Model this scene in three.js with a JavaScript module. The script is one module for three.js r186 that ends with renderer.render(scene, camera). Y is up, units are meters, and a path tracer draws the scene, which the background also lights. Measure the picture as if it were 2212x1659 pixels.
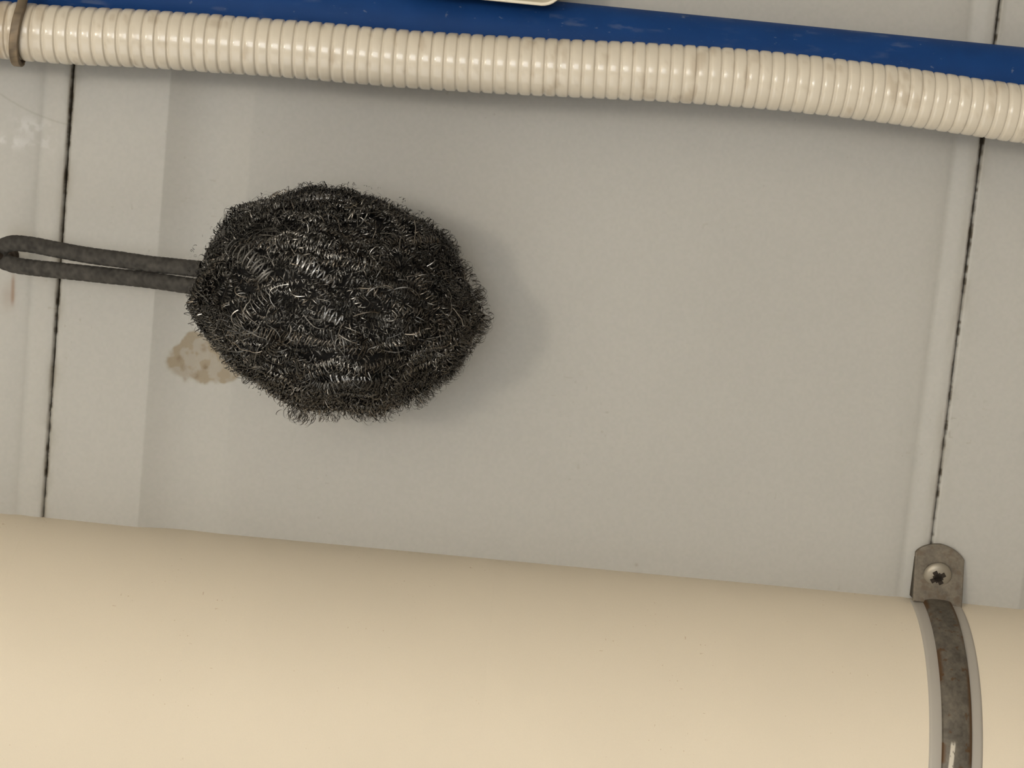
import * as THREE from 'three';
import { mergeGeometries } from 'three/addons/utils/BufferGeometryUtils.js';
import { RectAreaLightUniformsLib } from 'three/addons/lights/RectAreaLightUniformsLib.js';

// ---------------------------------------------------------------- camera, light, exposure
// The wall's own millimetre frame: a runs down the wall (world -y), b runs to the world's left (-x), h stands off the wall (+z).
// The photograph was taken with the camera turned on its side, so "a" runs to the right in the picture.
const YC = 1.37254;
const P = (a, b, h = 0) => new THREE.Vector3(-b / 1000, YC - a / 1000, h / 1000);
const D = (a, b, h) => new THREE.Vector3(-b, -a, h);
const scene = new THREE.Scene();
scene.background = new THREE.Color(0x0b0b0c);
const camera = new THREE.PerspectiveCamera(2 * Math.atan(1659 / 2 / 4200) * 180 / Math.PI, 2212 / 1659, 0.02, 20);
camera.position.copy(P(-10.703, -68.725, 538.486));
camera.up.copy(D(0.094519, 0.987275, 0.127881).negate());
camera.lookAt(camera.position.clone().add(D(0.019711, 0.126575, -0.991761)));
scene.add(camera);

const renderer = new THREE.WebGLRenderer({ antialias: true });
renderer.toneMapping = THREE.LinearToneMapping;
renderer.toneMappingExposure = 1.0;
renderer.shadowMap.enabled = true;
RectAreaLightUniformsLib.init();
const LAMP = { at: new THREE.Vector3(0.26, 2.28, 1.85), color: new THREE.Color(1, 0.90, 0.76), power: 1.85 };
// windows: u = distance along the wall to the middle, y = height of the middle, w x h = size
const WINDOW = { y: 1.75, u: 1.15, w: 1.5, h: 1.1, color: new THREE.Color(0.95, 0.98, 1.0), power: 0.35 };
const ADDED_WINDOW2 = { y: 1.75, u: 1.36, w: 1.15, h: 1.1, color: new THREE.Color(0.95, 0.98, 1.0), power: 4.4 };  // added window behind the camera, put in for soft frontal light

// ---------------------------------------------------------------- helpers
let seed = 12345;
const rnd = () => { seed = (seed * 1664525 + 1013904223) >>> 0; return seed / 4294967296; };
const rr = (lo, hi) => lo + (hi - lo) * rnd();
const hash = (x, y, z = 0) => { let n = Math.imul(x, 374761393) + Math.imul(y, 668265263) + Math.imul(z, 1274126177); n = Math.imul(n ^ (n >>> 13), 1274126177); return ((n ^ (n >>> 16)) >>> 0) / 4294967296; };
const sm = t => t * t * (3 - 2 * t);
function noise(x, y, z = 0) {
  const xi = Math.floor(x), yi = Math.floor(y), u = sm(x - xi), v = sm(y - yi);
  const a = hash(xi, yi, z), b = hash(xi + 1, yi, z), c = hash(xi, yi + 1, z), d = hash(xi + 1, yi + 1, z);
  return a + (b - a) * u + (c - a) * v + (a - b - c + d) * u * v;
}
const fbm = (x, y, z = 0, o = 4) => { let s = 0, k = 0.5, n = 0; for (let i = 0; i < o; i++) { s += k * noise(x, y, z + i * 17); n += k; x *= 2.03; y *= 2.03; k *= 0.5; } return s / n; };
const clamp01 = x => Math.min(1, Math.max(0, x));
const smooth = (e0, e1, x) => sm(clamp01((x - e0) / (e1 - e0)));
const lerp = (a, b, t) => a + (b - a) * t;

const used = {};
function numbered(name) { const n = used[name] ?? 0; used[name] = n + 1; return n ? `${name}_${String(n).padStart(3, '0')}` : name; }
function thing(name, label, category, at) {
  const o = new THREE.Group(); o.name = numbered(name); o.position.copy(at); o.userData = { label, category }; scene.add(o); return o;
}
function struct(name) { const o = new THREE.Group(); o.name = name; o.userData.kind = 'structure'; scene.add(o); return o; }
function part(name, geometry, material, parent, label) {
  const m = new THREE.Mesh(geometry, material); m.name = name; m.castShadow = m.receiveShadow = true;
  if (label) m.userData.label = label;
  parent.add(m); return m;
}
// grid surface: f(i, j) -> {p: Vector3, c?: [r,g,b], uv?: [u,v]}
function grid(nu, nv, f, closeU = false) {
  const pos = [], uv = [], col = [], idx = [];
  for (let j = 0; j <= nv; j++) for (let i = 0; i <= nu; i++) {
    const q = f(i / nu, j / nv, i, j); pos.push(q.p.x, q.p.y, q.p.z); uv.push(...(q.uv ?? [i / nu, j / nv])); if (q.c) col.push(...q.c);
  }
  for (let j = 0; j < nv; j++) for (let i = 0; i < nu; i++) { const a = j * (nu + 1) + i, b = a + 1, c = a + nu + 1, d = c + 1; idx.push(a, b, d, a, d, c); }
  const g = new THREE.BufferGeometry();
  g.setAttribute('position', new THREE.Float32BufferAttribute(pos, 3)); g.setAttribute('uv', new THREE.Float32BufferAttribute(uv, 2));
  if (col.length) g.setAttribute('color', new THREE.Float32BufferAttribute(col, 3));
  g.setIndex(idx); g.computeVertexNormals();
  if (closeU) { // same normal at the seam of a closed tube
    const n = g.attributes.normal;
    for (let j = 0; j <= nv; j++) { const a = j * (nu + 1), b = a + nu; const v = new THREE.Vector3(n.getX(a) + n.getX(b), n.getY(a) + n.getY(b), n.getZ(a) + n.getZ(b)).normalize(); n.setXYZ(a, v.x, v.y, v.z); n.setXYZ(b, v.x, v.y, v.z); }
  }
  return g;
}
function texture(w, h, f, srgb = false) {
  const data = new Uint8Array(w * h * 4);
  for (let j = 0; j < h; j++) for (let i = 0; i < w; i++) { const c = f(i, j), k = (j * w + i) * 4; data[k] = clamp01(c[0]) * 255; data[k + 1] = clamp01(c[1]) * 255; data[k + 2] = clamp01(c[2]) * 255; data[k + 3] = 255; }
  const t = new THREE.DataTexture(data, w, h, THREE.RGBAFormat); t.magFilter = THREE.LinearFilter; t.minFilter = THREE.LinearFilter;
  if (srgb) t.colorSpace = THREE.SRGBColorSpace; t.needsUpdate = true; return t;
}
const toS = v => v <= 0.0031308 ? 12.92 * v : 1.055 * Math.pow(v, 1 / 2.4) - 0.055;
function box(w, h, d, x, y, z) { const g = new THREE.BoxGeometry(w, h, d); g.translate(x, y, z); return g; }

// ---------------------------------------------------------------- materials
const plain = (r, g, b, rough = 0.5, more = {}) => { const m = new THREE.MeshStandardMaterial({ roughness: rough, ...more }); m.color.setRGB(r, g, b); return m; };
const BOARD = [0.45, 0.436, 0.398];
const M = {
  paint: plain(0.72, 0.70, 0.66, 0.8), ceiling: plain(0.8, 0.79, 0.76, 0.85), floor: plain(0.32, 0.28, 0.24, 0.7),
  grime: plain(0.06, 0.046, 0.028, 0.95), white: plain(0.78, 0.78, 0.76, 0.4),
  iron: plain(0.045, 0.032, 0.022, 0.75, { metalness: 0.3 }),
};

// ---------------------------------------------------------------- the room: a small service room, boarded wall in front of the camera
const RX = 1.0, RY = 2.5, RZ = 3.0, TH = 0.1;
part('floor_slab', box(2 * RX + 2 * TH, TH, RZ + 2 * TH, 0, -TH / 2, RZ / 2), M.floor, struct('floor'));
part('ceiling_slab', box(2 * RX + 2 * TH, TH, RZ + 2 * TH, 0, RY + TH / 2, RZ / 2), M.ceiling, struct('ceiling'));
part('wall_slab', box(TH, RY, RZ + 2 * TH, RX + TH / 2, RY / 2, RZ / 2), M.paint, struct('wall_right'));
function windowWall(name, winName, at, turn, len, { y, u, w, h, color, power }) { // local x points into the room, local z runs along the wall
  const wr = struct(name), x = -TH / 2; wr.position.copy(at); wr.rotation.y = turn;
  part('wall_slab', mergeGeometries([
    box(TH, y - h / 2, len, x, (y - h / 2) / 2, len / 2), box(TH, RY - y - h / 2, len, x, (RY + y + h / 2) / 2, len / 2),
    box(TH, h, u - w / 2, x, y, (u - w / 2) / 2), box(TH, h, len - u - w / 2, x, y, (len + u + w / 2) / 2)]), M.paint, wr);
  const win = struct(winName), f = 0.05; win.position.copy(at); win.rotation.y = turn;
  part('window_frame', mergeGeometries([box(0.05, f, w, x, y + h / 2 - f / 2, u), box(0.05, f, w, x, y - h / 2 + f / 2, u), box(0.05, h - 2 * f, f, x, y, u - w / 2 + f / 2), box(0.05, h - 2 * f, f, x, y, u + w / 2 - f / 2)]), M.white, win);
  const pane = new THREE.MeshStandardMaterial({ color: 0xdddddd, roughness: 0.6, emissiveIntensity: 0.5 }); pane.emissive.copy(color);
  part('frosted_pane', box(0.006, h - 2 * f, w - 2 * f, x, y, u), pane, win);
  const light = new THREE.RectAreaLight(color, power, w - 2 * f, h - 2 * f), local = (q) => q.applyAxisAngle(new THREE.Vector3(0, 1, 0), turn).add(at);
  light.position.copy(local(new THREE.Vector3(x + 0.012, y, u))); light.lookAt(local(new THREE.Vector3(1, y, u))); scene.add(light);
}
windowWall('wall_left', 'window_1', new THREE.Vector3(-RX, 0, 0), 0, RZ, WINDOW);
windowWall('wall_front', 'added_window_2', new THREE.Vector3(-RX, 0, RZ), Math.PI / 2, 2 * RX, ADDED_WINDOW2);
{
  const lamp = thing('ceiling_lamp', 'round opal globe lamp on a short rod under the ceiling', 'lamp', LAMP.at);
  part('globe', new THREE.SphereGeometry(0.11, 32, 20), new THREE.MeshStandardMaterial({ color: 0xffffff, roughness: 0.4, emissive: LAMP.color, emissiveIntensity: 1.5 }), lamp);
  part('rod', new THREE.CylinderGeometry(0.008, 0.008, 0.1, 12).translate(0, 0.155, 0), M.white, lamp);
  part('ceiling_rose', new THREE.CylinderGeometry(0.05, 0.055, 0.018, 24).translate(0, 0.211, 0), M.white, lamp);
  const light = new THREE.PointLight(LAMP.color, LAMP.power, 0, 2); light.castShadow = true; light.shadow.radius = 5;
  light.position.copy(LAMP.at); scene.add(light);
}

// ---------------------------------------------------------------- the boarded wall: long hollow plastic boards laid across, with dirty open joints
const SEAM0 = -127.6, BW = 250;
const wall = struct('wall_back');
part('backing', box(2 * RX + 2 * TH, RY, TH, 0, RY / 2, -TH / 2 - 0.002), M.grime, wall);
// relief of one board, o = millimetres from its upper edge
const relief = [[0, -0.25], [0.8, 0], [6.2, 0.02], [6.8, 0.14], [14, 0.4], [26.4, 0.95], [27.0, 0.85], [30, 0.05], [34, -0.75], [39, -1.2], [44, -0.9], [49.4, -0.25], [50.2, -0.2], [52, -0.22], [70, -0.24], [130, -0.15], [200, -0.02], [236, 0.06], [240.5, 0.02], [242.0, -0.5], [243.6, -0.62], [246.4, 0.02], [249.2, 0], [250, -0.25]];
function reliefAt(o) { for (let i = 1; i < relief.length; i++) if (o <= relief[i][0]) { const [x0, y0] = relief[i - 1], [x1, y1] = relief[i]; return lerp(y0, y1, (o - x0) / (x1 - x0)); } return 0; }
// half-width of the joint below board k at b (mm): wide and ragged in places
function jointHalf(k, b) {
  let w = 0.26 + 0.2 * (fbm(b / 14, k * 7.3, 5) - 0.5) + 0.16 * (noise(b / 1.6, k * 3.1, 9) - 0.5);
  if (k === 0) w = lerp(0.31, 0.13, smooth(-50, 70, b)) + 0.26 * (fbm(b / 9, 3.3, 5) - 0.5) + 0.2 * (noise(b / 1.4, 1.1, 9) - 0.5);
  if (k === 1) w = lerp(0.30, 0.10, smooth(-80, 20, b)) + 0.4 * Math.exp(-Math.pow((b + 83) / 4, 2)) + 0.2 * (fbm(b / 9, 8.3, 5) - 0.5) + 0.2 * (noise(b / 1.4, 4.1, 9) - 0.5);
  return Math.max(0.07, w);
}
const blob = (a, b, a0, b0, ra, rb) => Math.exp(-Math.pow((a - a0) / ra, 2) - Math.pow((b - b0) / rb, 2));
// base colour of the boards, with their stains (u along b from -200 to 200 mm)
function boardTexture(k) {
  const w = 1600, h = 1000, A0 = SEAM0 + BW * (k - 1);
  return texture(w, h, (i, j) => {
    const b = -200 + 400 * (i + 0.5) / w, o = 250 * (j + 0.5) / h, a = A0 + o;
    const edge = smooth(200, 170, Math.abs(b));
    let t = 1 + edge * (0.05 * (fbm(a / 30, b / 30, 3) - 0.5) + 0.05 * (noise(a * 1.3, b * 1.3, 8) - 0.5));
    let c = [BOARD[0] * t, BOARD[1] * t, BOARD[2] * t];
    const stain = (s, col) => { s = clamp01(s); for (let q = 0; q < 3; q++) c[q] = lerp(c[q], c[q] * col[q], s); };
    // grime creeping out of the joints
    const e = Math.min(o, 250 - o);
    stain(edge * Math.exp(-e / 1.1) * 0.5 * smooth(0.35, 0.75, fbm(a / 3 + 50, b / 9, 21)), [0.4, 0.33, 0.22]);
    { const ew = 0.10 + 0.5 * edge * (fbm(a + 9, b / 2.2, 22) - 0.5); stain((1 - smooth(ew - 0.1, ew + 0.08, e)) * 0.85, [0.16, 0.12, 0.07]); }
    // faint specks
    stain(edge * smooth(0.90, 0.97, noise(a / 1.1, b / 1.1, 31)) * smooth(0.55, 0.8, fbm(a / 25, b / 25, 33)) * 0.35, [0.62, 0.52, 0.40]);
    if (k === 1) {
      // brown splash beside the scourer
      const wob = 5 * (fbm(a / 5, b / 5, 41) - 0.5), d1 = Math.hypot((a + 88.6 + wob) / 8.0, (b - 1.6 + wob) / 7.0), d2 = Math.hypot((a + 80 + wob) / 6, (b - 4.0 + wob * 0.5) / 3.2);
      const m = Math.max(smooth(1.08, 0.8, d1), smooth(1.1, 0.8, d2));
      stain(m * (0.65 + 0.95 * smooth(0.45, 0.75, fbm(a / 2.6, b / 2.6, 43)) + 0.15 * smooth(0.7, 0.98, d1)), [0.67, 0.57, 0.43]);
      for (const [sa, sb, s] of [[-93.2, 1.8, 0.5], [-91.6, 4.2, 0.45], [-85.6, 3.4, 0.7], [-88, 6.3, 0.5], [-86.5, -1.6, 0.5], [-83.5, -4.6, 0.4], [-80, 1.6, 0.6], [-91, 7.6, 0.4]]) stain(blob(a, b, sa, sb, 0.8, 0.8) * s * 2.2 * fbm(a, b, 44), [0.55, 0.44, 0.30]);
      stain(blob(a, b, -26, -42, 0.35, 0.35) * 0.5 + blob(a, b, 40, 48, 0.5, 0.5) * 0.5 + blob(a, b, -3, 53, 0.5, 0.5) * 0.5, [0.6, 0.5, 0.4]);
    }
    if (k === 0) {
      // rust run below the hook, hairline scratch and pale scuffs
      stain(Math.exp(-Math.pow((a + 140.1 - 0.04 * (b + 12)) / 0.55, 2)) * smooth(-19, -15, b) * smooth(-7, -11, b) * 0.75 + blob(a, b, -141.5, -11, 1.8, 4) * 0.35, [0.60, 0.42, 0.30]);
      stain(blob(a, b, -139, -27, 4, 4) * 0.4, [0.62, 0.54, 0.42]);
      const sb = -65 + (a + 146.7) * 0.33 - 0.012 * Math.pow(a + 137, 2); stain(Math.exp(-Math.pow((b - sb) / 0.28, 2)) * smooth(-150, -146, a) * 0.35, [0.62, 0.58, 0.5]);
      const pale = (blob(a, b, -144, -53.5, 6, 1.6) + 0.7 * blob(a, b, -139, -58.5, 4, 2.2) + 0.5 * blob(a, b, -134, -55.5, 4, 3.5)) * smooth(0.42, 0.66, fbm(a / 2, b / 2, 51)) * 0.35;
      for (let q = 0; q < 3; q++) c[q] = lerp(c[q], 0.82, clamp01(pale));
    }
    return c.map(toS);
  }, true);
}
const boardMat = new THREE.MeshPhysicalMaterial({ roughness: 0.42, specularIntensity: 0.7 });
boardMat.color.setRGB(...BOARD);
const boardMats = {};
for (const k of [0, 1, 2]) { boardMats[k] = boardMat.clone(); boardMats[k].color.set(0xffffff); boardMats[k].map = boardTexture(k); }
for (let k = -3; k <= 6; k++) { // board k runs from joint k-1 to joint k
  const A0 = SEAM0 + BW * (k - 1), near = k >= 0 && k <= 2;
  // rows across the board, columns along it (fine where the camera looks)
    const row = []; row.push([0, -2.2]); for (const [o] of relief) row.push([o, null]);
  for (let o = 56; o < 236; o += near ? 3 : 30) row.push([o, null]); row.sort((p, q) => p[0] - q[0] || (p[1] ?? 0) - (q[1] ?? 0)); row.push([250, -2.2]);
  const bs = []; if (near) { for (let b = -1000; b < -200; b += 50) bs.push(b); for (let b = -200; b < 200; b += k === 1 ? 0.8 : 1) bs.push(b); for (let b = 200; b <= 1000; b += 50) bs.push(b); } else for (let b = -1000; b <= 1000; b += 250) bs.push(b);
  const o0 = P(A0, 0, 0);
  const g = grid(row.length - 1, bs.length - 1, (u, v, i, j) => {
    let [o, h] = row[i]; const b = bs[j];
    const oo = o === 0 ? jointHalf(k - 1, b) : o === 250 ? 250 - jointHalf(k, b) : o < 1 ? o + 0.4 : o > 249 ? o - 0.4 : o;
    if (h === null) {
      h = reliefAt(o); const a = A0 + o, flat = smooth(0, 12, Math.min(o, 250 - o));
      if (near) h += flat * (0.22 * (fbm(a / 60, b / 60, 61, 2) - 0.5) + 0.05 * (fbm(a / 14, b / 14, 62, 3) - 0.5) + 0.06 * smooth(0.62, 0.8, fbm(a / 18 + 3, b / 18, 66, 2)) * (noise(a / 5, b / 5, 67) - 0.5));
    }
    return { p: P(A0 + oo, b, h).sub(o0), uv: [(b + 200) / 400, o / 250] };
  });
  const m = part('board', g, boardMats[k] ?? boardMat, wall); m.position.copy(o0);
}

// ---------------------------------------------------------------- cream drain pipe with its clamp
const PIPE_B = 100.2, PIPE_R = 50, PIPE_H = -2, FLOOR_A = YC * 1000, CEIL_A = FLOOR_A - RY * 1000;
{
  const tex = texture(1024, 1024, (i, j) => {
    const n = fbm(i / 160, j / 160, 71) - 0.5; let t = 1 + 0.035 * n + 0.03 * (hash(i, j, 5) - 0.5);
    const speck = smooth(0.955, 0.985, noise(i / 5.3, j / 5.3, 72)) * smooth(0.5, 0.7, fbm(i / 90, j / 90, 73));
    return [0.80 * t * (1 - 0.25 * speck), 0.705 * t * (1 - 0.33 * speck), 0.555 * t * (1 - 0.42 * speck)].map(toS);
  }, true); tex.wrapS = tex.wrapT = THREE.RepeatWrapping;
  const bump = texture(512, 512, (i, j) => { const v = fbm(i / 40, j / 40, 75, 3); return [v, v, v]; }); bump.wrapS = bump.wrapT = THREE.RepeatWrapping;
  const mat = new THREE.MeshPhysicalMaterial({ map: tex, roughness: 0.6, bumpMap: bump, bumpScale: 0.00008, specularIntensity: 0.5 });
  // it lies half sunk behind the boards: only its front half stands out of the wall
  const t = thing('drain_pipe', 'wide smooth cream plastic drain pipe half sunk in the wall under the strap clamp', 'pipe', P(FLOOR_A, PIPE_B, 0));
  const o = t.position;
  const body = grid(96, 1, (u, v, i, j) => { const th = lerp(Math.PI + 0.02, -0.02, u), a = j ? CEIL_A : FLOOR_A; return { p: P(a, PIPE_B + PIPE_R * Math.cos(th), PIPE_H + PIPE_R * Math.sin(th)).sub(o), uv: [u * 0.157 / 0.13, a / 130] }; });
  part('pipe_wall', body, mat, t);
}
{
  // galvanised strap clamp: a tab screwed to the wall on each side, flat flanges and a raised rib between them
  const AC = 124.9, HW = 6.75;
  const t = thing('pipe_clamp', 'weathered grey metal strap clamp with rusty rib screwed over the cream drain pipe', 'clamp', P(AC, PIPE_B, 0));
  const o = t.position;
  const ribTex = texture(256, 1024, (i, j) => { // 8.1 mm by 164 mm
    const x = i / 256, v = j / 1024, p = x * 8.1, y = v * 164, n = fbm(p / 2.4, y / 3.4, 81), f = fbm(p / 0.7, y / 0.8, 82);
    let c = [0.155, 0.134, 0.104].map(q => q * (0.45 + 0.75 * n + 0.55 * (f - 0.5)));
    const rust = clamp01((1 - smooth(0.02, 0.16, x)) * smooth(0.42, 0.6, fbm(2, y / 5, 83)) + (1 - smooth(0.0, 0.13, Math.abs(x - 0.95))) * smooth(0.25, 0.6, fbm(7, y / 6, 84)) + smooth(0.68, 0.78, fbm(p / 1.6, y / 1.6, 85)) * 0.8);
    c = c.map((q, z) => lerp(q, [0.10, 0.052, 0.02][z], rust));
    const pale = (1 - smooth(0.05, 0.10, Math.abs(x - 0.30 + (v - 0.375) * 1.6))) * smooth(0.345, 0.355, v) * (1 - smooth(0.42, 0.44, v)) * smooth(0.25, 0.42, fbm(p / 0.7, y / 1.2, 87)); c = c.map((q, z) => lerp(q, [0.62, 0.57, 0.47][z], pale));
    return c.map(toS);
  }, true);
  const tabTex = texture(256, 256, (i, j) => {
    const n = fbm(i / 40, j / 40, 91), f = fbm(i / 8, j / 8, 92), r = Math.hypot(i - 128, j - 128) / 128;
    let c = [0.185, 0.157, 0.118].map(q => q * (0.6 + 0.65 * n + 0.4 * (f - 0.5)));
    const rust = smooth(0.5, 0.75, fbm(i / 30 + 7, j / 30, 93)) * 0.5; c = c.map((q, z) => lerp(q, [0.12, 0.08, 0.045][z], rust));
    return c.map(toS);
  }, true);
  const metal = map => new THREE.MeshStandardMaterial({ map, roughness: 0.52, metalness: 0.25 });
  const ribMat = metal(ribTex), tabMat = metal(tabTex), rimMat = plain(0.44, 0.405, 0.35, 0.6, { metalness: 0.1 }), screwMat = plain(0.33, 0.295, 0.235, 0.42, { metalness: 0.5 }), gapShadeMat = plain(0.05, 0.04, 0.026, 0.8), slotMat = plain(0.03, 0.022, 0.015, 0.9);
  // arc of the strap round the pipe: th = 0 on the +picture-down side, pi on the picture-up side
  const TH0 = 0.09, TH1 = Math.PI - 0.09, NS = 90;
  const sect = (x0, h0, x1, h1, x2, h2, x3, h3) => [[x0, h0], [x1, h1], [x2, h2], [x3, h3]];
  const sweep = (sec, wOf = () => 1) => grid(sec.length - 1, NS, (u, v, i, j) => {
    const th = lerp(TH1, TH0, v), [x, hh] = sec[i], r = PIPE_R + hh;
    return { p: P(AC + x, PIPE_B + r * Math.cos(th), PIPE_H + r * Math.sin(th)).sub(o), uv: [(x + 4) / 8, v] };
  });
  part('rib', sweep([[-4.0, 0.5], [-3.92, 1.3], [-3.6, 1.7], [-2.2, 2.0], [0, 2.1], [2.2, 2.0], [3.6, 1.7], [3.92, 1.3], [4.0, 0.5]]), ribMat, t);
  for (const s of [-1, 1]) part('flange', sweep([[s * 3.6, 0.3], [s * 3.7, 0.75], [s * 6.3, 0.65], [s * 6.9, 0.4], [s * 7.15, 0.03]]), rimMat, t, 'flat edge of the strap with a reflection put into its pale grey');  // paler than the rib: the metal's bright reflection is put into the colour
  // tabs: rounded ends, lifted off the wall where they meet the pipe
  for (const s of [-1, 1]) {
    const b0 = PIPE_B + s * 50.3, dir = s;
    const shape = new THREE.Shape(); const x0 = -HW, x1 = HW;
    shape.moveTo(x0, 0); shape.lineTo(x1, 0); shape.lineTo(x1, 12.8); shape.quadraticCurveTo(4.6, 15.6, 0, 16.0); shape.quadraticCurveTo(-4.6, 15.6, x0, 12.8); shape.closePath();
    const g = new THREE.ExtrudeGeometry(shape, { depth: 0.9, bevelEnabled: true, bevelThickness: 0.25, bevelSize: 0.25, bevelSegments: 2, curveSegments: 10 });
    const uv = g.attributes.uv, p = g.attributes.position;
    const place = (x, y, z) => { const lift = 4.2 * (1 - clamp01(y / 14)) + 0.35; return P(AC + x, b0 + dir * (y - 0.07 * x), z + lift).sub(o); };
    for (let i = 0; i < p.count; i++) { const x = p.getX(i), y = p.getY(i), z = p.getZ(i), q = place(x, y, z); uv.setXY(i, (x + 8) / 16, y / 16); p.setXYZ(i, q.x, q.y, q.z); }
    g.computeVertexNormals(); part('tab', g, tabMat, t);
    for (const e of [-1, 1]) { // added dark wedge, stands in for the shaded gap under the tab
      const gapWedge = new THREE.Shape(); gapWedge.moveTo(0.2, 0.3); gapWedge.lineTo(11.5, 0.3); gapWedge.lineTo(0.2, 4.4); gapWedge.closePath();
      const lg = new THREE.ExtrudeGeometry(gapWedge, { depth: 0.6, bevelEnabled: false }), lp = lg.attributes.position;
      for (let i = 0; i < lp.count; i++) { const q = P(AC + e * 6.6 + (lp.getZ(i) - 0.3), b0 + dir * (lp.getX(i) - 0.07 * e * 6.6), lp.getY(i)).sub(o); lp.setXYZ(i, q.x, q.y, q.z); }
      lg.computeVertexNormals(); part('gap_shade', lg, gapShadeMat, t);
    }
    // pan head screw with a cross recess
    const sy = 7.6, c = place(-0.6, sy, 0.9), tilt = Math.atan(4.2 / 14);
    const screw = part('screw', new THREE.LatheGeometry([[0, -6], [1.6, -6], [1.6, 0], [4.0, 0.05], [4.05, 0.45], [3.7, 1.0], [2.9, 1.45], [1.7, 1.7], [0.85, 1.74], [0.8, 1.2], [0, 1.1]].map(([x, y]) => new THREE.Vector2(x / 1000, y / 1000)), 36).rotateX(Math.PI / 2), screwMat, t);
    screw.position.copy(c); screw.rotation.y = dir * tilt * 0.8;
    const arm = (w, l) => { const q = new THREE.BoxGeometry(w / 1000, l / 1000, 0.0012); q.translate(0, 0, 0.00128); return q; };
    const cross = mergeGeometries([arm(1.3, 4.4), arm(4.4, 1.3), arm(2.3, 2.3)]); cross.rotateZ(0.62);
    part('cross_recess', cross, slotMat, screw, 'dark cross recess');
  }
}

// ---------------------------------------------------------------- blue water pipe and corrugated hose
const BLUE_B = -95.1, BLUE_R = 10, BLUE_H = 10.4;
{
  const tex = texture(512, 1024, (i, j) => {
    const n = fbm(i / 60, j / 60, 101); let c = [0.007, 0.052, 0.205].map(q => q * (0.9 + 0.25 * (n - 0.5)));
    const dust = 0.20 * smooth(0.55, 0.85, fbm(i / 14, j / 40, 102)) * smooth(0.4, 0.7, fbm(i / 70, j / 90, 103)) + 0.3 * smooth(0.80, 0.86, fbm(i / 8, j / 12, 104));
    return c.map((q, z) => toS(lerp(q, [0.30, 0.34, 0.38][z], dust)));
  }, true); tex.wrapS = tex.wrapT = THREE.RepeatWrapping;
  const mat = new THREE.MeshPhysicalMaterial({ map: tex, roughness: 0.6, specularIntensity: 0.35 });
  const t = thing('water_pipe', 'blue plastic water pipe with dusty scuffs behind the cream corrugated hose', 'pipe', P(FLOOR_A, BLUE_B, BLUE_H)), o = t.position;
  part('pipe_wall', grid(48, 1, (u, v, i, j) => { const th = -u * Math.PI * 2, a = j ? CEIL_A : FLOOR_A; return { p: P(a, BLUE_B + BLUE_R * Math.cos(th), BLUE_H + BLUE_R * Math.sin(th)).sub(o), uv: [u, a / 150] }; }, true), mat, t);
}
const HOSE = [[CEIL_A, -85], [-900, -85], [-500, -83.4], [-300, -82.2], [-200, -82.5], [-141.8, -82.9], [-123.8, -83.2], [-105.9, -84.1], [-82, -84.8], [-60.1, -85.3], [-38.2, -85.5], [-16.3, -86.2], [5.5, -87.2], [30.3, -88.4], [58, -89.1], [85.7, -88.7], [114.4, -87.4], [126.2, -86.9], [170, -86], [300, -85], [700, -85], [FLOOR_A, -85]];
const hoseH = b => BLUE_H + Math.sqrt(Math.max(0, 17.75 * 17.75 - (b - BLUE_B) * (b - BLUE_B)));
const hoseCurve = new THREE.CatmullRomCurve3(HOSE.map(([a, b]) => P(a, b, hoseH(b))), false, 'centripetal');
const HOSE_R = 7.55, PITCH = 3.24;
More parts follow.
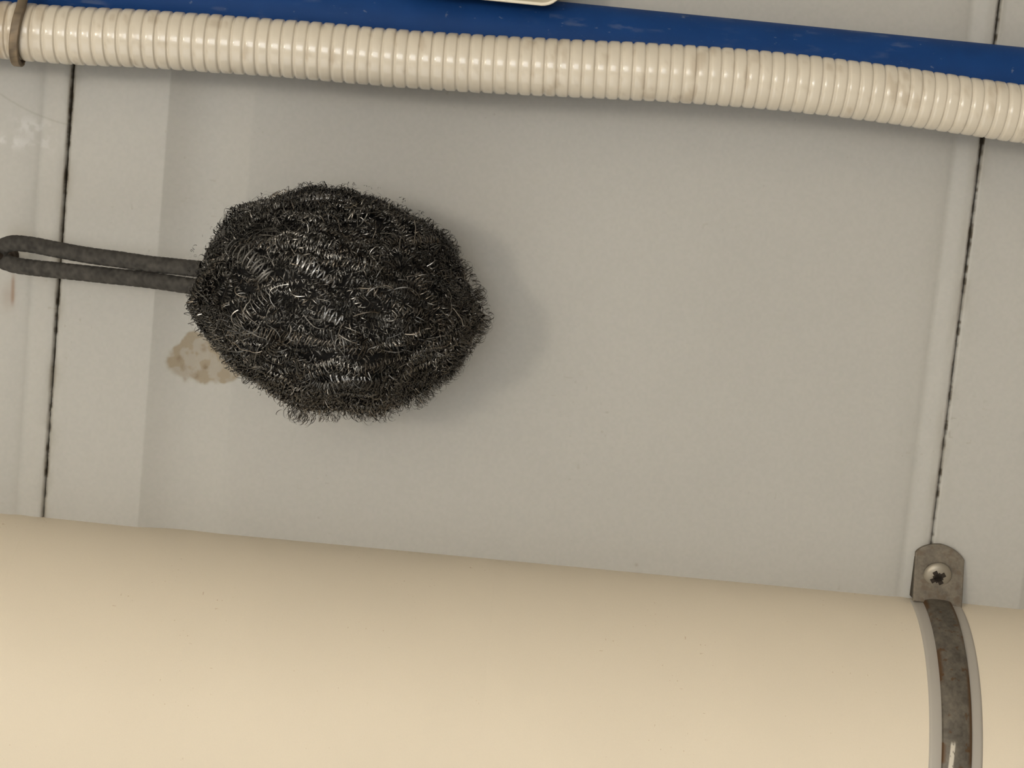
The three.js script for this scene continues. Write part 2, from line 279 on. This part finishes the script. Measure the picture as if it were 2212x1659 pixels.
{
  const t = thing('corrugated_hose', 'cream ribbed flexible hose lying over the blue water pipe', 'hose', P(FLOOR_A, -85, hoseH(-85))), o = t.position;
  // one rib: narrow groove, then a broad crest with rounded shoulders (x = fraction of the pitch, r = radius)
  const rib = [[0.0, -0.50], [0.05, -0.48], [0.10, -0.30], [0.17, -0.14], [0.26, -0.04], [0.36, 0.0], [0.62, 0.0], [0.82, -0.02], [0.90, -0.10], [0.955, -0.34]];
  const table = []; { // a as a function of curve parameter, to walk by length
    const n = 4000; let len = 0, prev = null; for (let i = 0; i <= n; i++) { const q = hoseCurve.getPoint(i / n); if (prev) len += q.distanceTo(prev); prev = q; table.push([len, q]); }
  }
  let ti = 0; const at = s => { while (ti < table.length - 2 && table[ti + 1][0] < s) ti++; while (ti > 0 && table[ti][0] > s) ti--; const [s0, q0] = table[ti], [s1, q1] = table[ti + 1]; return q0.clone().lerp(q1, (s - s0) / (s1 - s0)); };
  const total = table[table.length - 1][0], count = Math.floor(total * 1000 / PITCH), rows = [];
  for (let k = 0; k < count; k++) { const jit = 0.10 * (hash(k, 3) - 0.5), rj = 0.12 * (hash(k, 5) - 0.5); for (const [x, r] of rib) rows.push([(k + x + (x > 0.2 && x < 0.85 ? jit : 0)) * PITCH / 1000, HOSE_R + r + (r > -0.5 ? rj : 0), r, k]); }
  const NU = 40;
  const g = grid(NU, rows.length - 1, (u, v, i, j) => {
    const [s, r, rel, k] = rows[j], c = at(s), c2 = at(Math.min(total, s + 0.004)), T = c2.sub(at(Math.max(0, s - 0.004))).normalize();
    const X = new THREE.Vector3(1, 0, 0).addScaledVector(T, -T.x).normalize(), Y = new THREE.Vector3().crossVectors(T, X), th = u * Math.PI * 2;
    const p = c.clone().addScaledVector(X, Math.cos(th) * r / 1000).addScaledVector(Y, Math.sin(th) * r / 1000);
    const a = (YC - p.y) * 1000, uu = (i % NU) / NU;
    let n = 1 + 0.06 * (fbm(a / 6, uu * 9, 111, 3) - 0.5);
    let dirt = smooth(0.66, 0.78, fbm(a / 3.2, uu * 7, 112, 3)) * 0.35 + smooth(0.86, 0.94, noise(a / 1.1, uu * 30, 113)) * 0.2 + smooth(-126, -146, a) * (a > -170 ? 1 : 0) * smooth(0.35, 0.6, fbm(a / 2.4, uu * 6, 114, 3)) * 0.8;
    const col = [0.68, 0.61, 0.495].map((q, z) => lerp(q * n, q * [0.55, 0.46, 0.36][z], clamp01(dirt)));
    return { p: p.sub(o), c: col };
  }, true);
  part('hose_wall', g, new THREE.MeshPhysicalMaterial({ vertexColors: true, roughness: 0.22, specularIntensity: 1.0, clearcoat: 0.5, clearcoatRoughness: 0.12 }), t);
}
{
  // dirty cable tie round hose and pipe near the left edge of the picture
  const A = -136.2, t = thing('cable_tie', 'dirty tan cable tie strapped round the left end of the cream ribbed hose', 'cable tie', P(A, -83, hoseH(-83))), o = t.position;
  const b1 = -83, h1 = hoseH(-83), r1 = 8.2, b2 = BLUE_B, h2 = BLUE_H, r2 = 10.35;
  const pts = []; const n = 80; // hull of the two circles
  const ang = Math.atan2(h2 - h1, b2 - b1), dist = Math.hypot(b2 - b1, h2 - h1), off = Math.acos((r1 - r2) / dist);
  for (let i = 0; i <= 40; i++) { const th = ang + off + (2 * Math.PI - 2 * off) * i / 40; pts.push([b1 + r1 * Math.cos(th), h1 + r1 * Math.sin(th), Math.cos(th), Math.sin(th)]); }
  for (let i = 0; i <= 40; i++) { const th = ang - off + 2 * off * i / 40; pts.push([b2 + r2 * Math.cos(th), Math.max(0.15, h2 + r2 * Math.sin(th)), Math.cos(th), Math.sin(th)]); }
  pts.push(pts[0]);
  const sec = [[-1.15, -0.3], [-1.15, 0.7], [-0.85, 0.95], [0.85, 0.95], [1.15, 0.7], [1.15, -0.3], [-1.15, -0.3]];
  const g = grid(sec.length - 1, pts.length - 1, (u, v, i, j) => { const [b, h, nb, nh] = pts[j], [x, r] = sec[i]; const rr_ = nh < -0.3 ? r * 0.1 : r; const skew = 0.16 * (b + 83) * (h > h1 - 4 ? 1 : 0.3); return { p: P(A + x - skew * 0.6, b + nb * rr_, Math.max(0.1, h + nh * rr_)).sub(o), c: [0.23, 0.17, 0.105].map(q => q * (0.25 + 1.2 * fbm(j / 3, i, 121))) }; });
  part('strap', g, new THREE.MeshStandardMaterial({ vertexColors: true, roughness: 0.55 }), t);
}

// ---------------------------------------------------------------- cream open box at the upper edge of the picture
{
  const t = thing('wall_box', 'cream plastic box with a rounded pale rim beside the blue water pipe', 'box', P(-18.5, -146, 0)), o = t.position;
  const A0 = -40, A1 = 3.0, B0 = -190, B1 = -102.5, HH = 25.5, RC = 5.5, WALLT = 0.95;
  const outline = (inset, draft) => { // rounded rectangle, clockwise
    const pts = [], i = inset, a0 = A0 + i, a1 = A1 - i, b0 = B0 + i, b1 = B1 - i - draft, r = Math.max(0.6, RC - i);
    for (const [ca, cb, s] of [[a1 - r, b1 - r, 0], [a0 + r, b1 - r, 1], [a0 + r, b0 + r, 2], [a1 - r, b0 + r, 3]]) for (let k = 0; k <= 8; k++) { const th = (s + k / 8) * Math.PI / 2; pts.push([ca + r * Math.cos(th), cb + r * Math.sin(th)]); }
    pts.push(pts[0]); return pts;
  };
  const loops = [[0, 5, 0.1], [0, 3.6, 17], [0, 0.1, HH - 2], [0, 0, HH - 0.25], [0.25, 0, HH], [WALLT - 0.25, 0, HH], [WALLT, 0, HH - 0.25], [WALLT, 4, 2], [30, 0, 2]].map(([i, d, h]) => [outline(i, d), h]);
  const n = loops[0][0].length - 1;
  const g = grid(n, loops.length - 1, (u, v, i, j) => { const [pts, h] = loops[j], [a, b] = pts[i]; const notch = j >= 3 && j <= 6 && Math.abs(a + 9.8) < 0.4 && b > -108 ? -0.5 : 0; return { p: P(a, b, h + notch).sub(o) }; });
  part('box_shell', g, plain(0.80, 0.73, 0.58, 0.4), t);
  part('box_back', new THREE.BoxGeometry(0.072, 0.034, 0.003).translate(0, 0, 0.004), plain(0.20, 0.165, 0.12, 0.8), t, 'dull brown back of the box');
}

// ---------------------------------------------------------------- hook, scourer and its cord
const HOOK_B = -22.3, HOOK_A = -141.8;
{
  const t = thing('wall_hook', 'dark rusty screw hook in the wall inside the cord loop', 'hook', P(HOOK_A, HOOK_B, 0)), o = t.position;
  const pts = [[0, 0, -3], [0.2, 0, 4], [0.9, -0.4, 9], [1.6, -0.9, 13], [1.4, -1, 16.2], [-0.6, -1, 18.4], [-3.6, -1, 19.4], [-6.6, -1, 19]].map(([a, b, h]) => P(HOOK_A + a, HOOK_B + b, h).sub(o));
  part('hook_wire', new THREE.TubeGeometry(new THREE.CatmullRomCurve3(pts), 40, 0.00125, 12), M.iron, t);
  part('collar', new THREE.CylinderGeometry(0.0022, 0.0028, 0.0010, 20).rotateX(Math.PI / 2).translate(0, 0, 0.0008), M.iron, t);
}
{
  const CA = -48.3, CB = -21.9, CH = 30, HS = 28.5;
  const label = 'dark tangled metal wire scouring ball hanging by a grey cord loop before the boards';
  const t = thing('scouring_ball', label, 'scourer', P(CA, CB, CH)), o = t.position;
  const outline = [[-88.7, -23.4], [-87.6, -30.9], [-84.1, -37.3], [-78.0, -43.3], [-71.0, -48.0], [-64.0, -50.7], [-54.5, -52.5], [-44.9, -52.8], [-38.1, -52.4], [-31.2, -49.0], [-23.4, -43.8], [-16.7, -37.0], [-11.8, -30.2], [-8.9, -25.0], [-6.6, -21.0], [-8.5, -17.1], [-11.8, -10.3], [-18.3, -1.4], [-25.1, 4.9], [-32.2, 8.7], [-42.0, 8.4], [-49.2, 10.4], [-55.3, 10.9], [-61.6, 8.4], [-69.4, 4.0], [-77.2, -2.5], [-85.1, -10.4], [-88.1, -16.8]].map(([a, b]) => [Math.atan2(b - CB, a - CA), Math.hypot(a - CA, b - CB)]).sort((p, q) => p[0] - q[0]);
  function radius(th) { const n = outline.length; let i = outline.findIndex(q => q[0] > th); let hi = outline[(i < 0 ? 0 : i)], lo = outline[(i < 0 ? n - 1 : (i + n - 1) % n)]; let h0 = hi[0], l0 = lo[0]; if (i < 0) h0 += 2 * Math.PI; if (i === 0) l0 -= 2 * Math.PI; return lerp(lo[1], hi[1], (th - l0) / (h0 - l0)); }
  // point of the ball's skin in direction (da, db, dh); k scales it
  function skin(da, db, dh, k = 1) {
    const R = radius(Math.atan2(db, da));
    const l = k * (0.965 + 0.09 * (fbm(da * 3.6 + 9, db * 4.6 + dh * 3.1, 131, 3) - 0.5) * 2 - 0.045 * Math.pow(1 - Math.abs(2 * fbm(da * 1.7 + 3, db * 5.2 + dh * 4, 133, 2) - 1), 6));
    return [CA + da * R * l, CB + db * R * l, CH + dh * HS * l];
  }
  const AX = 0.02; // tilt of the long axis in the wall's plane
  const dirOf = (tt, ph) => { const x = -Math.cos(tt), y = Math.sin(tt) * Math.cos(ph), h = Math.sin(tt) * Math.sin(ph); return [x * Math.cos(AX) - y * Math.sin(AX), x * Math.sin(AX) + y * Math.cos(AX), h]; };
  // black filler body, stands in for the shade between the wires
  part('shade_filler', grid(48, 32, (u, v) => ({ p: P(...skin(...dirOf(v * Math.PI, -u * 2 * Math.PI), 0.835)).sub(o) }), true), plain(0.010, 0.009, 0.008, 0.95), t, 'black filler for the shade inside the ball');
  // wire: flat ribbon curled into long springs that run over the ball
  const pos = [], col = [], idx = []; let lastRibbon = 0;
  const V = q => new THREE.Vector3(q[0], q[1], q[2]);
  function ribbon(points, dirs, width, color) { // points in a, b, h
    const base = pos.length / 3, n = points.length; lastRibbon = base;
    for (let i = 0; i < n; i++) for (const s of [-0.5, 0.5]) { const q = points[i].clone().addScaledVector(dirs[i], s * width), w = P(q.x, q.y, Math.max(0.35, q.z)).sub(o); pos.push(w.x, w.y, w.z); col.push(...color); }
    for (let i = 0; i < n - 1; i++) { const a = base + 2 * i; idx.push(a, a + 1, a + 3, a, a + 3, a + 2); }
  }
  const shade = p => { // steel, browner towards the lower right rim
    const g = rr(0.03, 0.13) * (rnd() < 0.15 ? 2.8 : 1), brown = clamp01((p.x + 20) / 16) * 0.6 + (rnd() < 0.12 ? 0.5 : 0) + clamp01((p.y + 4) / 14) * 0.35;
    return [g * lerp(1, 1.05, brown), g * lerp(0.955, 0.83, brown), g * lerp(0.88, 0.60, brown)];
  };
  function spring(path, N, r, pitch, width, squash = 0.75) { // path: mm points
    const curve = new THREE.CatmullRomCurve3(path), L = curve.getLength(), turns = L / pitch, seg = 9, n = Math.max(12, Math.floor(turns * seg));
    const pts = [], dirs = [], ph0 = rr(0, 6.28), stretch = rr(0, 100); const c = shade(path[Math.floor(path.length / 2)]);
    let s = 0, ang = ph0;
    const M_ = Math.max(40, Math.floor(L * 2)), P0 = [], T0 = [];
    for (let i = 0; i <= M_; i++) { P0.push(curve.getPoint(i / M_)); T0.push(curve.getTangent(i / M_)); }
    for (let i = 0; i <= n; i++) {
      const x = i / n * M_, k = Math.min(M_ - 1, Math.floor(x)), f = x - k, p = P0[k].clone().lerp(P0[k + 1], f), T = T0[k];
      const nn = N(p), B = new THREE.Vector3().crossVectors(T, nn).normalize(), NN = new THREE.Vector3().crossVectors(B, T).normalize();
      const w = noise(i / 26, stretch, 7), rad = r * (0.55 + 0.9 * w);
      ang += (2 * Math.PI / seg) * (0.7 + 0.6 * noise(i / 40, stretch, 8));
      p.addScaledVector(NN, Math.cos(ang) * rad * squash).addScaledVector(B, Math.sin(ang) * rad).addScaledVector(T, 0.9 * (noise(i / 5, stretch, 9) - 0.5) + Math.sin(ang) * rad * 0.55 * (noise(stretch, 2.2, 4) - 0.5) * 2);
      pts.push(p); dirs.push(T.clone().multiplyScalar(0.8).addScaledVector(B, 0.5 * (noise(i / 7, stretch, 10) - 0.5)).normalize());
    }
    ribbon(pts, dirs, width, c);
  }
  const center = new THREE.Vector3(CA, CB, CH);
  const outward = p => new THREE.Vector3((p.x - CA) / 1600, (p.y - CB) / 1000, (p.z - CH) / 800).normalize();
  for (let layer = 0; layer < 4; layer++) {
    const K = [0.962, 0.94, 0.92, 0.90][layer], count = [190, 170, 130, 90][layer];
    for (let k = 0; k < count; k++) {
      const ph0 = (k + rr(-0.4, 0.4)) / count * 2 * Math.PI, mid = rr(0.5, 2.64), half = rr(0.25, 0.75), sw = rr(-1, 1) * rr(0, 1.1), wob = rr(0, 50), path = [];
      for (let i = 0; i <= 12; i++) { const f = i / 12, tt = Math.min(3.08, Math.max(0.05, mid + (f - 0.5) * 2 * half)), ph = ph0 + (sw * (f - 0.5) * half + 0.5 * (noise(f * 3.5, wob, 3) - 0.5)) / Math.max(0.35, Math.sin(tt)) * 0.8; path.push(V(skin(...dirOf(tt, ph), K + 0.03 * (noise(f * 5, wob, 5) - 0.5)))); }
      spring(path, outward, rr(0.45, 1.0) * (rnd() < 0.25 ? 1.7 : 1), rr(0.8, 1.9), rr(0.15, 0.30), 0.7);
    }
  }
  // a few wide springs on the front, highlights put into their lighter colour
  const front = (a, b, k = 0.99) => { const th = Math.atan2(b - CB, a - CA), q = Math.min(0.98, Math.hypot(a - CA, b - CB) / radius(th)); return V(skin(Math.cos(th) * q, Math.sin(th) * q, Math.sqrt(1 - q * q), k)); };
  for (const [pts, r, pitch, w] of [
    [[[-79, -35], [-73, -33.5], [-68, -31], [-64, -27]], 2.3, 1.35, 0.40], [[[-58, -33], [-52, -31], [-47, -28]], 1.6, 1.4, 0.36],
    [[[-60, -49], [-53, -50.5], [-45, -50]], 1.4, 0.9, 0.32], [[[-84, -37], [-79, -40]], 1.4, 1.2, 0.32], [[[-50, -21], [-45, -19]], 1.5, 1.4, 0.34], [[[-46, -2.5], [-37, -4]], 1.3, 1.1, 0.32]]) {
    const keep = seed; spring(pts.map(([a, b]) => front(a, b)), outward, r, pitch, w, 0.55); seed = keep + 7;
    const n = col.length, m = rr(0.14, 0.26); for (let q = lastRibbon * 3; q < n; q += 3) { col[q] = m; col[q + 1] = m * 0.98; col[q + 2] = m * 0.95; }
  }
  // more wire round the two ends
  for (let k = 0; k < 160; k++) {
    const end = k % 3 ? 3.14 : 0, tt = Math.abs(end - rr(0.08, 0.6)), ph = rr(0, 6.28), len = rr(0.6, 2.2), path = [];
    for (let i = 0; i <= 8; i++) { const f = i / 8; path.push(V(skin(...dirOf(Math.min(3.1, Math.max(0.04, tt + 0.1 * Math.sin(f * 5 + k))), ph + f * len), 0.965 + 0.03 * (rnd() - 0.5)))); }
    spring(path, outward, rr(0.6, 1.5), rr(0.9, 1.9), rr(0.18, 0.34), 0.62);
  }
  // shorter springs lying every way
  for (let k = 0; k < 650; k++) {
    const tt = Math.acos(rr(-1, 1)), ph = rr(0, 2 * Math.PI), turn = rr(-1.4, 1.4), len = rr(0.2, 0.7), path = [];
    for (let i = 0; i <= 6; i++) { const f = i / 6 - 0.5, a2 = Math.min(3.1, Math.max(0.04, tt + f * len * Math.cos(turn))); path.push(V(skin(...dirOf(a2, ph + f * len * Math.sin(turn) / Math.max(0.3, Math.sin(a2))), 0.96 + 0.03 * (rnd() - 0.5)))); }
    spring(path, outward, rr(0.5, 1.4), rr(1.0, 2.6), rr(0.15, 0.30), 0.6);
  }
  const build = () => { const g = new THREE.BufferGeometry(); g.setAttribute('position', new THREE.Float32BufferAttribute(pos, 3)); g.setAttribute('color', new THREE.Float32BufferAttribute(col, 3)); g.setIndex(idx); g.computeVertexNormals(); pos.length = 0; col.length = 0; idx.length = 0; return g; };
  const wire = new THREE.MeshStandardMaterial({ vertexColors: true, roughness: 0.34, metalness: 1, side: THREE.DoubleSide });
  const coils = part('wire_coils', build(), wire, t); coils.userData.kind = 'stuff';
  // loose wires: long pulled-out strands lying on the ball, and small loops that stand off its rim
  for (let k = 0; k < 1300; k++) {
    const tt = Math.acos(rr(-1, 1)), ph = rr(0, 2 * Math.PI), turn = rr(0, 6.28), len = rr(0.04, 0.22), pts = [], dirs = [], c = shade(V(skin(...dirOf(tt, ph)))).map(q => q * 1.25), bend = rr(-1.4, 1.4), w = rr(0.14, 0.26);
    for (let i = 0; i <= 10; i++) { const f = i / 10, aa = turn + bend * f, a2 = Math.min(3.1, Math.max(0.04, tt + f * len * Math.cos(aa))); pts.push(V(skin(...dirOf(a2, ph + f * len * Math.sin(aa) / Math.max(0.3, Math.sin(a2))), 0.985 + 0.035 * Math.sin(f * Math.PI)))); }
    for (let i = 0; i < pts.length; i++) { const T = pts[Math.min(10, i + 1)].clone().sub(pts[Math.max(0, i - 1)]).normalize(); dirs.push(new THREE.Vector3().crossVectors(T, outward(pts[i])).normalize()); }
    ribbon(pts, dirs, w, c);
  }
  for (let k = 0; k < 800; k++) { // rim loops, thickest along the lower edge and at the right-hand end
    const u = rnd(); let th; if (u < 0.55) th = rr(0.1, 1.95); else if (u < 0.75) th = rr(-0.55, 0.3); else th = rr(-Math.PI, Math.PI);
    let small = u < 0.75 ? 0.6 : 0.3; if (k % 5 < 2) { const [tc, ts] = [[1.80, 0.10], [1.19, 0.12], [0.75, 0.10], [0.43, 0.10], [0.10, 0.07], [-0.12, 0.07]][k % 6]; th = tc + ts * (rnd() + rnd() - 1); small = 1.15; }
    const R = radius(th), dh = rr(-0.45, 0.45), kq = k % 5 < 2 ? 0.935 : 0.96, q = [CA + Math.cos(th) * R * kq, CB + Math.sin(th) * R * kq, CH + dh * 20];
    const out = new THREE.Vector3(Math.cos(th), Math.sin(th), dh * 0.5).normalize(), side = new THREE.Vector3(-Math.sin(th), Math.cos(th), rr(-1.2, 1.2)).normalize(), r = small * rr(0.5, 1.7), pts = [], dirs = [], n = 12, sweep = rr(3.5, 6.2), ph = rr(0, 6.28), w = rr(0.13, 0.24), up = new THREE.Vector3().crossVectors(out, side).normalize();
    for (let i = 0; i <= n; i++) { const a = ph + sweep * i / n; pts.push(V(q).addScaledVector(out, r * (0.6 + Math.cos(a))).addScaledVector(side, r * Math.sin(a)).addScaledVector(up, 1.2 * (i / n - 0.5))); dirs.push(up); }
    ribbon(pts, dirs, w, shade(pts[0]));
  }
  part('loose_wires', build(), wire, t).userData.kind = 'stuff';

  // cord: one length of braided cord doubled into a loop over the hook
  const cp = [[-84.9, -26.0, 27.6], [-90.2, -26.0, 27.1], [-99.2, -25.9, 24.9], [-106.9, -26.1, 22.9], [-114.6, -26.2, 21.0], [-123.7, -26.7, 18.8], [-133.0, -27.3, 16.5], [-137.6, -27.0, 15.5], [-139.9, -25.9, 15.0], [-140.8, -24.0, 14.8], [-139.7, -22.2, 15.0], [-137.0, -21.4, 15.5], [-132.6, -21.2, 16.5], [-123.4, -21.3, 18.8], [-114.3, -21.4, 21.0], [-106.6, -21.5, 22.9], [-98.8, -21.6, 24.9], [-89.9, -21.4, 27.1], [-84.9, -21.2, 27.6]].map(q => P(...q).sub(o));
  const curve = new THREE.CatmullRomCurve3(cp), NL = 420, NR = 28, fr = curve.computeFrenetFrames(NL, false);
  const bumpy = grid(NR, NL, (u, v, i, j) => {
    const c = curve.getPointAt(v), s = v * curve.getLength() * 1000, th = u * 2 * Math.PI;
    const braid = Math.max(Math.sin(th * 4 + s * 2.6), Math.sin(th * 4 - s * 2.6)), r = (2.10 + 0.10 * braid + 0.10 * (fbm(s / 1.5, (i % NR) / 5, 141) - 0.5)) / 1000;
    const g = 0.9 + 0.10 * braid + 1.3 * (fbm(s / 1.6, (i % NR) / 3, 142) - 0.5);
    return { p: c.addScaledVector(fr.normals[j], Math.cos(th) * r).addScaledVector(fr.binormals[j], Math.sin(th) * r), c: [0.052 * g, 0.047 * g, 0.040 * g] };
  }, true);
  part('cord_loop', bumpy, new THREE.MeshStandardMaterial({ vertexColors: true, roughness: 0.9 }), t, 'grey braided cord doubled into a hanging loop');
}

renderer.render(scene, camera);
